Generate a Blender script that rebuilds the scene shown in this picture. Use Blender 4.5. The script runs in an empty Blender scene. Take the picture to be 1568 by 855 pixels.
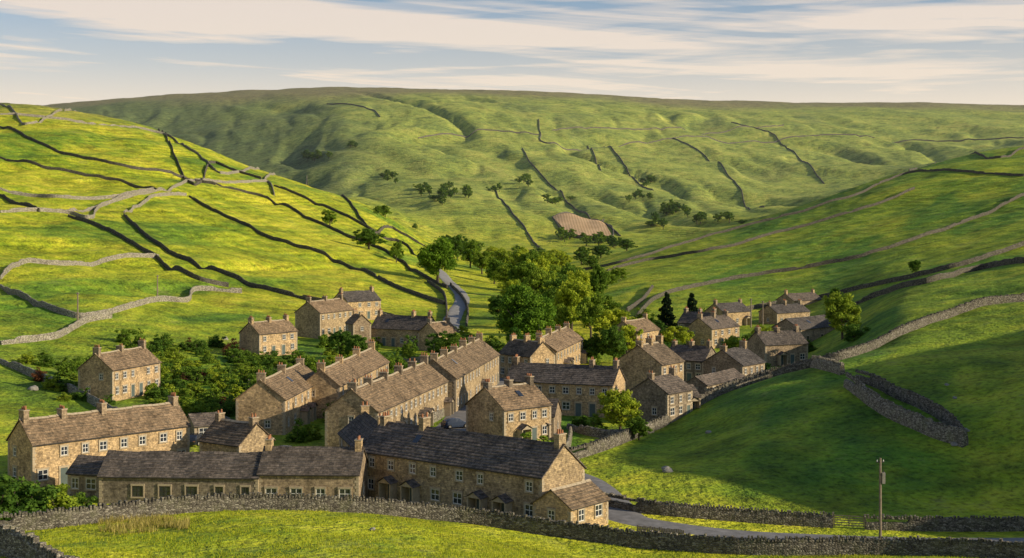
import bpy, math, random
import numpy as np
from mathutils import Vector
random.seed(7)
scene=bpy.context.scene
# Camera height above the village; focal length, horizon row and tables in image pixels
F=2178.0; CZ=31.0; PH=330.0
# ------------------------------------------------------------------ helpers
def link(o,parent=None):
    scene.collection.objects.link(o)
    if parent: o.parent=parent
    return o
def hsh(xi,yi,s):
    h=(xi*374761393+yi*668265263+s*1442695041)&0xffffffff
    h=((h^(h>>13))*1274126177)&0xffffffff
    return ((h^(h>>16))&0xffffff)/float(0xffffff)*2-1
def vn(x,y,s=0):
    x=np.asarray(x,float);y=np.asarray(y,float)
    xi=np.floor(x).astype(np.int64);yi=np.floor(y).astype(np.int64)
    fx=x-xi;fy=y-yi;fx=fx*fx*(3-2*fx);fy=fy*fy*(3-2*fy)
    a=hsh(xi,yi,s);b=hsh(xi+1,yi,s);c=hsh(xi,yi+1,s);d=hsh(xi+1,yi+1,s)
    return (a*(1-fx)+b*fx)*(1-fy)+(c*(1-fx)+d*fx)*fy
def fbm(x,y,s=0,o=4):
    r=0;a=1;t=0
    for i in range(o):
        r=r+a*vn(x*2**i+i*13.7,y*2**i-i*7.3,s+i);t+=a;a*=.5
    return r/t
def sst(a,b,x):
    t=np.clip((x-a)/(b-a),0,1);return t*t*(3-2*t)
def pchip(xk,Y,xq):
    xk=np.asarray(xk,float);h=np.diff(xk)[:,None];dl=np.diff(Y,axis=0)/h
    m=np.zeros_like(Y)
    w1=2*h[1:]+h[:-1];w2=h[1:]+2*h[:-1]
    with np.errstate(all='ignore'):
        hm=(w1+w2)/(w1/dl[:-1]+w2/dl[1:])
    m[1:-1]=np.where(dl[:-1]*dl[1:]>0,hm,0)
    m[0]=dl[0];m[-1]=dl[-1];m=np.nan_to_num(m)
    i=np.clip(np.searchsorted(xk,xq)-1,0,len(xk)-2)
    t=((xq-xk[i])/(xk[i+1]-xk[i]))[:,None];H=h[i]
    return (Y[i]*(2*t**3-3*t**2+1)+m[i]*H*(t**3-2*t**2+t)+Y[i+1]*(-2*t**3+3*t**2)+m[i+1]*H*(t**3-t**2))
# ------------------------------------------------------------------ terrain
D=[12,60,100,130,150,180,215,260,320,400,520,680,900,1100,1500,2000,2800,3600,4600]
T={-1500:[880,740,650,590,500,420,340,270,210,160,120,100,110,130,150,160,165],
-600:[930,800,740,690,600,520,440,360,290,220,165,130,130,145,165,165,165],
0:[947,842,800,768,690,625,552,478,400,315,230,160,160,178,205,175,168],
200:[947,848,793,772,702,641,581,500,430,350,262,190,195,250,262,155,158],
400:[947,850,787,775,704,643,588,530,465,395,320,262,275,310,243,143,147],
550:[947,852,789,776,704,643,589,537,485,425,360,312,325,297,207,138,144],
700:[947,858,806,778,704,643,590,541,497,450,410,388,385,300,212,142,148],
850:[950,866,828,780,704,643,590,541,499,460,428,406,388,310,228,147,152],
1000:[955,878,842,783,704,641,590,541,500,446,405,375,385,318,240,158,157],
1200:[960,885,842,792,668,578,586,540,497,430,370,325,325,315,250,166,163],
1400:[960,880,840,795,645,540,485,455,428,385,325,262,262,275,250,166,164],
1568:[955,870,838,790,615,520,462,425,392,345,290,235,222,235,225,170,167],
1900:[945,850,805,620,487,440,400,365,325,280,240,200,195,205,205,168,166],
2500:[910,800,450,215,190,240,250,250,230,205,180,160,155,165,170,165,165],  # unseen hill nose added to throw shade on the lower knoll
3200:[870,700,450,250,215,200,190,180,160,150,140,130,135,145,155,160,165]}
cols=sorted(T)
Z=np.zeros((len(D),len(cols)))
for j,c in enumerate(cols):
    Z[0,j]=26
    for i,p in enumerate(T[c]):
        Z[i+1,j]=CZ-(p-PH)/F*D[i+1]
    Z[-1,j]=Z[-2,j]*.95
LD=np.linspace(math.log(12),math.log(4600),680)
PX=np.concatenate([np.arange(-1500,-100,25),np.arange(-100,1670,3.5),np.arange(1675,3201,25)]).astype(float)
g1=pchip(np.log(D),Z,LD)
GZ=pchip(np.array(cols,float),g1.T,PX).T
DD=np.exp(LD)[:,None]*np.ones((1,len(PX)))
XX=(PX[None,:]-784)/F*DD; YY=DD
hillw=sst(3,14,GZ)*sst(160,260,DD)
farw=sst(1050,1500,DD)
kn=sst(150,185,DD)*sst(860,1100,PX[None,:])*(1-sst(260,330,DD))
lw=sst(3,14,GZ)*(1-sst(600,760,PX[None,:]))
GZ=GZ+hillw*(1-farw)*(1.9*fbm(XX/55,YY/70,3,4)+.85*fbm(XX/14,YY/20,9,3))
GZ=GZ-lw*(1-farw)*2.2*sst(.35,1,1-np.abs(fbm((XX-.55*YY)/38,(YY+.5*XX)/150,15,3))*2.4)
GZ=GZ+kn*(.9*fbm(XX/18,YY/25,21,4))
GZ=GZ+(1-sst(125,150,DD))*sst(20,60,DD)*.6*fbm(XX/22,YY/16,5,4)
GZ=GZ+sst(400,500,DD)*(1-farw)*0.6*fbm(XX/30,YY/60,8,3)
mid=farw*(1-.75*sst(2400,2850,DD))
xs=XX+40*vn(XX/160,YY/200,31)+12*vn(XX/50,YY/60,33)
rg=1-np.abs(fbm((xs+.35*YY)/150,YY/620,41,3))*2.3
rg2=1-np.abs(fbm((xs+.2*YY)/46,YY/260,47,3))*2.0
GZ=GZ+mid*(12*fbm(XX/330,YY/380,51,3)-12*sst(.3,1,rg)-3.2*sst(.2,1,rg2)+1.6*fbm(XX/40,YY/60,61,4))
GZ=GZ+sst(2300,2800,DD)*3*fbm(XX/300,YY/300,71,3)
def make_grid_mesh(name,X,Y,Zz):
    nr,nc=X.shape
    me=bpy.data.meshes.new(name)
    co=np.stack([X,Y,Zz],-1).reshape(-1,3).astype(np.float32)
    idx=np.arange(nr*nc).reshape(nr,nc)
    f=np.stack([idx[:-1,:-1],idx[:-1,1:],idx[1:,1:],idx[1:,:-1]],-1).reshape(-1,4)
    me.vertices.add(len(co));me.vertices.foreach_set('co',co.ravel())
    me.loops.add(f.size);me.loops.foreach_set('vertex_index',f.ravel().astype(np.int32))
    me.polygons.add(len(f));me.polygons.foreach_set('loop_start',(np.arange(len(f))*4).astype(np.int32))
    try: me.polygons.foreach_set('loop_total',np.full(len(f),4,np.int32))
    except Exception: pass
    me.update(calc_edges=True);me.validate()
    me.polygons.foreach_set('use_smooth',np.ones(len(f),bool))
    return me
def gidx(x,y):
    y=np.asarray(y,float);x=np.asarray(x,float)
    px=np.clip(x/y*F+784,PX[0],PX[-1]-1e-3);l=np.clip(np.log(y),LD[0],LD[-1]-1e-6)
    i=(l-LD[0])/(LD[1]-LD[0]);i0=np.clip(i.astype(int),0,len(LD)-2)
    j0=np.clip(np.searchsorted(PX,px,side='right')-1,0,len(PX)-2)
    dy0=np.exp(LD[i0]);dy1=np.exp(LD[i0+1])
    return i0,j0,(y-dy0)/(dy1-dy0),(px-PX[j0])/(PX[j0+1]-PX[j0])
def G(x,y):
    i,j,a,b=gidx(x,y)
    return (GZ[i,j]*(1-b)+GZ[i,j+1]*b)*(1-a)+(GZ[i+1,j]*(1-b)+GZ[i+1,j+1]*b)*a
def P(px,d): return np.array([(px-784)/F*d,float(d)])
def sight(px,py,dmin=60):
    """first ground point along the camera ray through an image pixel"""
    j=np.clip(np.searchsorted(PX,px,side='right')-1,0,len(PX)-2);b=(px-PX[j])/(PX[j+1]-PX[j])
    z=GZ[:,j]*(1-b)+GZ[:,j+1]*b;d=np.exp(LD);q=PH+(CZ-z)*F/d
    best=None
    for i in range(1,len(d)):
        if d[i]<dmin: continue
        if q[i]<=py:
            t=(q[i-1]-py)/(q[i-1]-q[i]+1e-9);t=min(max(t,0),1)
            return P(px,d[i-1]*(1-t)+d[i]*t)
        if best is None or q[i]<best[0]: best=(q[i],d[i])
        if d[i]>3200: break
    return P(px,best[1])
# ------------------------------------------------------------------ materials
def newmat(name):
    m=bpy.data.materials.new(name);m.use_nodes=True
    nt=m.node_tree;nt.nodes.clear()
    out=nt.nodes.new('ShaderNodeOutputMaterial');b=nt.nodes.new('ShaderNodeBsdfPrincipled')
    nt.links.new(b.outputs[0],out.inputs[0]);b.inputs['Roughness'].default_value=.9
    b.inputs['Specular IOR Level'].default_value=.15
    return m,nt,b
def nd(nt,t,ins=None,**kw):
    n=nt.nodes.new(t)
    for k,v in kw.items(): setattr(n,k,v)
    if ins:
        for k,v in ins.items():
            if isinstance(v,bpy.types.NodeSocket): nt.links.new(v,n.inputs[k])
            else: n.inputs[k].default_value=v
    return n
def noise(nt,vec,scale,detail=4,rough=.55,dist=0):
    return nd(nt,'ShaderNodeTexNoise',{'Vector':vec,'Scale':scale,'Detail':detail,'Roughness':rough,'Distortion':dist}).outputs[0]
def ramp(nt,fac,stops):
    n=nd(nt,'ShaderNodeValToRGB',{'Fac':fac});e=n.color_ramp.elements
    e[0].position=stops[0][0];e[0].color=(*stops[0][1],1)
    e[1].position=stops[-1][0];e[1].color=(*stops[-1][1],1)
    for p,c in stops[1:-1]:
        k=e.new(p);k.color=(*c,1)
    return n.outputs[0]
def mixc(nt,f,a,b,mode='MIX'):
    n=nt.nodes.new('ShaderNodeMix');n.data_type='RGBA';n.blend_type=mode
    for i,v in ((0,f),(6,a),(7,b)):
        if isinstance(v,bpy.types.NodeSocket): nt.links.new(v,n.inputs[i])
        else: n.inputs[i].default_value=v if i==0 else (*v,1)
    return n.outputs[2]
def mth(nt,op,a,b=0.0,clamp=False):
    n=nt.nodes.new('ShaderNodeMath');n.operation=op;n.use_clamp=clamp
    for i,v in ((0,a),(1,b)):
        if isinstance(v,bpy.types.NodeSocket): nt.links.new(v,n.inputs[i])
        else: n.inputs[i].default_value=v
    return n.outputs[0]
def bump(nt,b,h,strength,dist,prev=None):
    n=nd(nt,'ShaderNodeBump',{'Height':h,'Strength':strength,'Distance':dist})
    if prev: nt.links.new(prev,n.inputs['Normal'])
    nt.links.new(n.outputs[0],b.inputs['Normal']);return n.outputs[0]
def g3(v): return (v,v,v)
# grass
mg,nt,b=newmat('grass')
pos=nd(nt,'ShaderNodeNewGeometry').outputs['Position']
at=nd(nt,'ShaderNodeAttribute',attribute_name='zone')
sep=nd(nt,'ShaderNodeSeparateColor',{'Color':at.outputs['Color']})
A=noise(nt,pos,.02,3);B_=noise(nt,pos,.16,4,.65);C=noise(nt,pos,1.3,3,.65)
f1=mth(nt,'ADD',mth(nt,'MULTIPLY',A,.5),mth(nt,'MULTIPLY',B_,.5))
c=ramp(nt,f1,[(.38,(.24,.33,.018)),(.5,(.45,.485,.025)),(.62,(.66,.60,.045))])
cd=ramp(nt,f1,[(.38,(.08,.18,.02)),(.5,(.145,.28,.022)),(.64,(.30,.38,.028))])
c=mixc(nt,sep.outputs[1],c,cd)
cf=ramp(nt,f1,[(.38,(.20,.27,.06)),(.5,(.36,.42,.075)),(.62,(.54,.53,.11))])  # far grass less saturated: a haze tint painted into the colour
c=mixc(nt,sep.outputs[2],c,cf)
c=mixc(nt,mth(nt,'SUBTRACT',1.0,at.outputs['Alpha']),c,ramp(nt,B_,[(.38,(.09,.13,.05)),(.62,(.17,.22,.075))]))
cm=ramp(nt,B_,[(.38,(.20,.165,.085)),(.52,(.31,.265,.11)),(.65,(.28,.30,.10))])
c=mixc(nt,sep.outputs[0],c,cm)
v=ramp(nt,C,[(.32,g3(.5)),(.5,g3(1)),(.7,g3(1.25))])
c=mixc(nt,1.0,c,v,'MULTIPLY')
mo=noise(nt,pos,.06,7,.78)
v=ramp(nt,mo,[(.36,g3(.55)),(.5,g3(1)),(.64,g3(1.2))]);c=mixc(nt,1.0,c,v,'MULTIPLY')
rp=ramp(nt,mo,[(.57,g3(0)),(.67,g3(.5))])
c=mixc(nt,rp,c,(.27,.23,.09))
nt.links.new(c,b.inputs['Base Color'])
sz=nd(nt,'ShaderNodeSeparateXYZ',{0:pos}).outputs[2]
ter=mth(nt,'SINE',mth(nt,'ADD',mth(nt,'MULTIPLY',sz,3.2),mth(nt,'MULTIPLY',A,26)))
hn=bump(nt,b,ter,.7,.24);hn=bump(nt,b,noise(nt,pos,.3,5,.68),1.0,1.6,hn);bump(nt,b,C,.9,.35,hn)
# dry stone
def stonewall_mat(name,k,sc):
    m,nt,b=newmat(name)
    pos=nd(nt,'ShaderNodeNewGeometry').outputs['Position']
    mp=nd(nt,'ShaderNodeMapping',{'Vector':pos,'Scale':(1,1,1.9)}).outputs[0]
    vo=nd(nt,'ShaderNodeTexVoronoi',{'Vector':mp,'Scale':sc,'Randomness':.9})
    ed=nd(nt,'ShaderNodeTexVoronoi',{'Vector':mp,'Scale':sc,'Randomness':.9},feature='DISTANCE_TO_EDGE')
    s=nd(nt,'ShaderNodeSeparateColor',{'Color':vo.outputs['Color']})
    c=ramp(nt,s.outputs[0],[(0,(.12*k,.105*k,.085*k)),(.5,(.25*k,.22*k,.17*k)),(1,(.42*k,.38*k,.30*k))])
    e=ramp(nt,ed.outputs['Distance'],[(.0,g3(.22)),(.12,g3(1))])
    c=mixc(nt,1.0,c,e,'MULTIPLY')
    l=ramp(nt,noise(nt,pos,.8,3,.7),[(.5,g3(0)),(.7,g3(.5))])
    c=mixc(nt,l,c,(.20*k,.20*k,.10*k))
    nt.links.new(c,b.inputs['Base Color'])
    bump(nt,b,ed.outputs['Distance'],1,.12)
    return m
m_dry=stonewall_mat('dry_stone',1.0,3.6);m_dryp=stonewall_mat('dry_stone_pale',1.3,3.2);m_dryd=stonewall_mat('dry_stone_shaded',.52,3);m_drym=stonewall_mat('dry_stone_weathered',.72,3.4)  # the darkest stone carries the hill walls' shaded side in its colour
def masonry(name,c1,c2,mort,bw,rh,bmp=.6):
    m,nt,b=newmat(name)
    uv=nd(nt,'ShaderNodeUVMap').outputs[0]
    pos=nd(nt,'ShaderNodeNewGeometry').outputs['Position']
    oi=nd(nt,'ShaderNodeObjectInfo')
    ds=noise(nt,uv,1.5,2)
    vv=nd(nt,'ShaderNodeVectorMath',{0:uv,1:nd(nt,'ShaderNodeCombineXYZ',{'X':mth(nt,'MULTIPLY',ds,.08),'Y':mth(nt,'MULTIPLY',ds,.1)}).outputs[0]},operation='ADD').outputs[0]
    br=nd(nt,'ShaderNodeTexBrick',{'Vector':vv,'Color1':(*c1,1),'Color2':(*c2,1),'Mortar':(*mort,1),'Scale':1,'Mortar Size':.014,'Mortar Smooth':.3,'Bias':0,'Brick Width':bw,'Row Height':rh},offset=.45)
    w=ramp(nt,noise(nt,pos,.45,5,.7),[(.3,g3(.52)),(.5,g3(1)),(.7,g3(1.25))])
    c=mixc(nt,1.0,br.outputs[0],w,'MULTIPLY')
    w=ramp(nt,noise(nt,pos,3.3,3,.7),[(.3,g3(.5)),(.7,g3(1.45))])
    c=mixc(nt,1.0,c,w,'MULTIPLY')
    c=mixc(nt,1.0,c,ramp(nt,oi.outputs['Random'],[(0,(.70,.73,.78)),(.5,(1,.95,.88)),(1,(1.12,1.05,.98))]),'MULTIPLY')
    nt.links.new(c,b.inputs['Base Color'])
    inv=mth(nt,'SUBTRACT',1.0,br.outputs[1])
    bump(nt,b,inv,bmp,.035)
    return m
m_wall=masonry('house_stone',(.58,.43,.24),(.34,.255,.155),(.27,.215,.145),.42,.19)
m_wallg=masonry('house_stone_grey',(.38,.30,.2),(.24,.19,.135),(.21,.175,.13),.4,.19)
m_roofw=masonry('stone_slate_warm',(.30,.22,.14),(.145,.115,.08),(.05,.04,.035),.55,.33,bmp=1)
m_roofd=masonry('stone_slate_dark',(.19,.16,.135),(.085,.078,.072),(.03,.03,.03),.5,.33,bmp=1)
def plain(name,col,rough=.8,nz=.25,scale=2,spec=.2,metal=0):
    m,nt,b=newmat(name)
    pos=nd(nt,'ShaderNodeNewGeometry').outputs['Position']
    w=ramp(nt,noise(nt,pos,scale,4,.65),[(.3,g3(1-nz)),(.7,g3(1+nz))])
    c=mixc(nt,1.0,col,w,'MULTIPLY');nt.links.new(c,b.inputs['Base Color'])
    b.inputs['Roughness'].default_value=rough;b.inputs['Specular IOR Level'].default_value=spec;b.inputs['Metallic'].default_value=metal
    return m
m_white=plain('white_paint',(.74,.72,.66),.5,.08)
m_glass=plain('window_glass',(.03,.035,.045),.08,.3,1,.8)
m_trim=plain('dressed_stone',(.42,.34,.23),.85,.2,3)
m_pot=plain('terracotta',(.36,.16,.08),.8,.2)
m_dark=plain('dark_timber',(.05,.045,.04),.7,.3)
m_door=plain('door_paint',(.10,.13,.12),.5,.3,.3)
m_wood=plain('weathered_wood',(.24,.19,.14),.85,.3,4)
m_asph=plain('asphalt',(.21,.20,.19),.9,.3,.8)
m_track=plain('pale_lane',(.30,.285,.26),.95,.25,.6)
m_bark=plain('bark',(.09,.07,.05),.9,.3,2)
m_rock=plain('limestone',(.28,.26,.22),.9,.35,2)
m_car1=plain('car_paint_black',(.02,.022,.028),.25,.05,1,.6)
m_car2=plain('car_paint_blue',(.035,.05,.085),.25,.05,1,.6)
m_tyre=plain('rubber',(.02,.02,.02),.9,.1)
m_plough,nt,b=newmat('ploughed_soil')
pos=nd(nt,'ShaderNodeNewGeometry').outputs['Position']
wv=nd(nt,'ShaderNodeTexWave',{'Vector':pos,'Scale':.12,'Distortion':2.0,'Detail':3})
c=ramp(nt,mth(nt,'ADD',mth(nt,'MULTIPLY',wv.outputs[1],.3),mth(nt,'MULTIPLY',noise(nt,pos,.05,6,.7),.7)),[(.3,(.46,.29,.14)),(.7,(.70,.48,.26))])
nt.links.new(c,b.inputs['Base Color'])
def leafmat(name,ca,cb,cc,tr_=.35):
    m,nt,b=newmat(name)
    at=nd(nt,'ShaderNodeAttribute',attribute_name='tone').outputs['Fac']
    oi=nd(nt,'ShaderNodeObjectInfo').outputs['Random']
    c=ramp(nt,at,[(0,ca),(.5,cb),(1,cc)])
    c=mixc(nt,1.0,c,ramp(nt,oi,[(0,(.62,.74,.85)),(.5,(1,1,1)),(1,(1.38,1.25,.95))]),'MULTIPLY')
    nt.links.new(c,b.inputs['Base Color'])
    out=[n for n in nt.nodes if n.type=='OUTPUT_MATERIAL'][0]
    tr=nd(nt,'ShaderNodeBsdfTranslucent',{'Color':c})
    mx=nd(nt,'ShaderNodeMixShader',{0:tr_});nt.links.new(b.outputs[0],mx.inputs[1]);nt.links.new(tr.outputs[0],mx.inputs[2])
    nt.links.new(mx.outputs[0],out.inputs[0]);return m
m_leaf=leafmat('foliage',(.06,.125,.014),(.12,.21,.022),(.20,.30,.035))
m_leafy=leafmat('foliage_fresh',(.15,.22,.018),(.28,.37,.03),(.44,.50,.05))
m_leafb=leafmat('foliage_deep',(.05,.12,.012),(.10,.20,.018),(.17,.29,.028))
m_leafd=leafmat('foliage_conifer',(.010,.022,.010),(.018,.038,.014),(.03,.055,.018))
m_leafr=leafmat('foliage_copper',(.06,.025,.015),(.12,.05,.025),(.2,.09,.04))
m_blade=leafmat('grass_blades',(.28,.36,.018),(.50,.52,.025),(.72,.64,.06))
m_rush=leafmat('rush_blades',(.24,.22,.05),(.40,.34,.09),(.58,.48,.18))
# ------------------------------------------------------------------ ground object
me=make_grid_mesh('ground',XX,YY,GZ)
moor=np.clip(sst(225,280,GZ+40*fbm(XX/160,YY/500,81,4))*sst(1500,2300,DD)*.95+.55*sst(80,110,GZ+12*fbm(XX/40,YY/60,83,3))*(1-sst(1100,1300,DD)),0,1)
deep=np.clip(.8*sst(860,1150,PX[None,:])*sst(148,165,DD)*(1-sst(1100,1400,DD))+.6*(sst(150,160,DD)*(1-sst(300,400,DD)))*(1-sst(860,900,PX[None,:])),0,1)  # knoll and right-hill shade painted as deeper green; village grass also deeper
deep=np.clip(deep*(.75+.8*fbm(XX/25,YY/40,91,4))+.8*sst(.06,.45,fbm((XX-.4*YY)/22,(YY+.4*XX)/90,93,4))*(1-farw)*sst(140,200,DD),0,1)  # noise patches of deeper green imitate swale shading on the hillsides
heath_shade=np.clip(sst(1300,1700,DD)*(1-sst(330,640,PX[None,:]+120*fbm(XX/120,YY/200,95,4)))*.85+sst(1300,1600,DD)*sst(.2,.6,fbm(XX/90,YY/220,99,5))*.4,0,.88)  # shade of the far-left slope painted as darker green, plus scattered heath
zc=np.stack([moor,deep,sst(1000,1600,DD)*np.ones_like(DD),1-heath_shade],-1).reshape(-1,4).astype(np.float32)
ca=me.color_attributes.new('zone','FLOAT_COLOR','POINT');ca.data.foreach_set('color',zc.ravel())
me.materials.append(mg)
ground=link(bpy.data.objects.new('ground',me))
# ------------------------------------------------------------------ mesh builder
class MB:
    def __init__(s): s.v=[];s.f=[];s.m=[];s.uv=[]
    def quad(s,pts,m=0,uv=None):
        n=len(s.v);s.v+= [tuple(p) for p in pts];s.f.append(tuple(range(n,n+len(pts))));s.m.append(m)
        if uv is None:
            a,b_,c=[Vector(p) for p in pts[:3]];nn=(b_-a).cross(c-a)
            if nn.length>0: nn.normalize()
            if abs(nn.z)>.95: uv=[(p[0],p[1]) for p in pts]
            else:
                k=1/max(.2,math.sqrt(1-nn.z**2))
                uv=[((p[1] if abs(nn.x)>abs(nn.y) else p[0]),p[2]*k) for p in pts]
        s.uv+=uv
    def box(s,x0,x1,y0,y1,z0,z1,m=0):
        p=lambda x,y,z:(x,y,z)
        s.quad([p(x0,y0,z0),p(x1,y0,z0),p(x1,y0,z1),p(x0,y0,z1)],m)
        s.quad([p(x1,y1,z0),p(x0,y1,z0),p(x0,y1,z1),p(x1,y1,z1)],m)
        s.quad([p(x0,y1,z0),p(x0,y0,z0),p(x0,y0,z1),p(x0,y1,z1)],m)
        s.quad([p(x1,y0,z0),p(x1,y1,z0),p(x1,y1,z1),p(x1,y0,z1)],m)
        s.quad([p(x0,y0,z1),p(x1,y0,z1),p(x1,y1,z1),p(x0,y1,z1)],m)
        s.quad([p(x0,y1,z0),p(x1,y1,z0),p(x1,y0,z0),p(x0,y0,z0)],m)
    def obox(s,o,u,n,s0,s1,z0,z1,n0,n1,m=0):
        def p(a,z,c): return (o[0]+u[0]*a+n[0]*c,o[1]+u[1]*a+n[1]*c,z)
        s.quad([p(s0,z0,n1),p(s1,z0,n1),p(s1,z1,n1),p(s0,z1,n1)],m)
        s.quad([p(s0,z0,n0),p(s0,z0,n1),p(s0,z1,n1),p(s0,z1,n0)],m)
        s.quad([p(s1,z0,n1),p(s1,z0,n0),p(s1,z1,n0),p(s1,z1,n1)],m)
        s.quad([p(s0,z1,n1),p(s1,z1,n1),p(s1,z1,n0),p(s0,z1,n0)],m)
        s.quad([p(s0,z0,n0),p(s1,z0,n0),p(s1,z0,n1),p(s0,z0,n1)],m)
    def cyl(s,x,y,z0,z1,r0,r1,m=0,n=8,cap=True):
        a=[(x+r0*math.cos(i*2*math.pi/n),y+r0*math.sin(i*2*math.pi/n),z0) for i in range(n)]
        c=[(x+r1*math.cos(i*2*math.pi/n),y+r1*math.sin(i*2*math.pi/n),z1) for i in range(n)]
        for i in range(n): s.quad([a[i],a[(i+1)%n],c[(i+1)%n],c[i]],m)
        if cap: s.quad(c,m)
    def tube(s,p0,p1,r0,r1,m=0,n=6):
        p0=Vector(p0);p1=Vector(p1);d=(p1-p0).normalized();a=d.orthogonal().normalized();b_=d.cross(a)
        A=[p0+(a*math.cos(i*6.2832/n)+b_*math.sin(i*6.2832/n))*r0 for i in range(n)]
        B=[p1+(a*math.cos(i*6.2832/n)+b_*math.sin(i*6.2832/n))*r1 for i in range(n)]
        for i in range(n): s.quad([A[i],A[(i+1)%n],B[(i+1)%n],B[i]],m)
    def obj(s,name,mats,parent=None,smooth=False):
        me=bpy.data.meshes.new(name);me.from_pydata(s.v,[],s.f)
        for m in mats: me.materials.append(m)
        me.polygons.foreach_set('material_index',np.array(s.m,np.int32))
        u=me.uv_layers.new(name='UVMap');u.data.foreach_set('uv',np.array(s.uv,np.float32).ravel())
        if smooth: me.polygons.foreach_set('use_smooth',np.ones(len(s.f),bool))
        return link(bpy.data.objects.new(name,me),parent)
# ------------------------------------------------------------------ houses
HOUSES=[]
def window(mb,o,u,n,s,z,w=.95,h=1.25,white=True):
    fm=1 if white else 3
    mb.obox(o,u,n,s-w/2,s+w/2,z,z+h,.0,.012,0)
    t=.065
    mb.obox(o,u,n,s-w/2,s+w/2,z,z+t,.0,.05,fm);mb.obox(o,u,n,s-w/2,s+w/2,z+h-t,z+h,.0,.05,fm)
    mb.obox(o,u,n,s-w/2,s-w/2+t,z+t,z+h-t,.0,.048,fm);mb.obox(o,u,n,s+w/2-t,s+w/2,z+t,z+h-t,.0,.048,fm)
    mb.obox(o,u,n,s-.03,s+.03,z+t,z+h-t,.0,.042,fm);mb.obox(o,u,n,s-w/2+t,s+w/2-t,z+h*.52-.03,z+h*.52+.03,.0,.036,fm)
    mb.obox(o,u,n,s-w/2-.14,s+w/2+.14,z-.16,z,.0,.12,2);mb.obox(o,u,n,s-w/2-.14,s+w/2+.14,z+h,z+h+.2,.0,.11,2)
    mb.obox(o,u,n,s-w/2-.12,s-w/2,z,z+h,.0,.1,2);mb.obox(o,u,n,s+w/2,s+w/2+.12,z,z+h,.0,.1,2)
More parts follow.
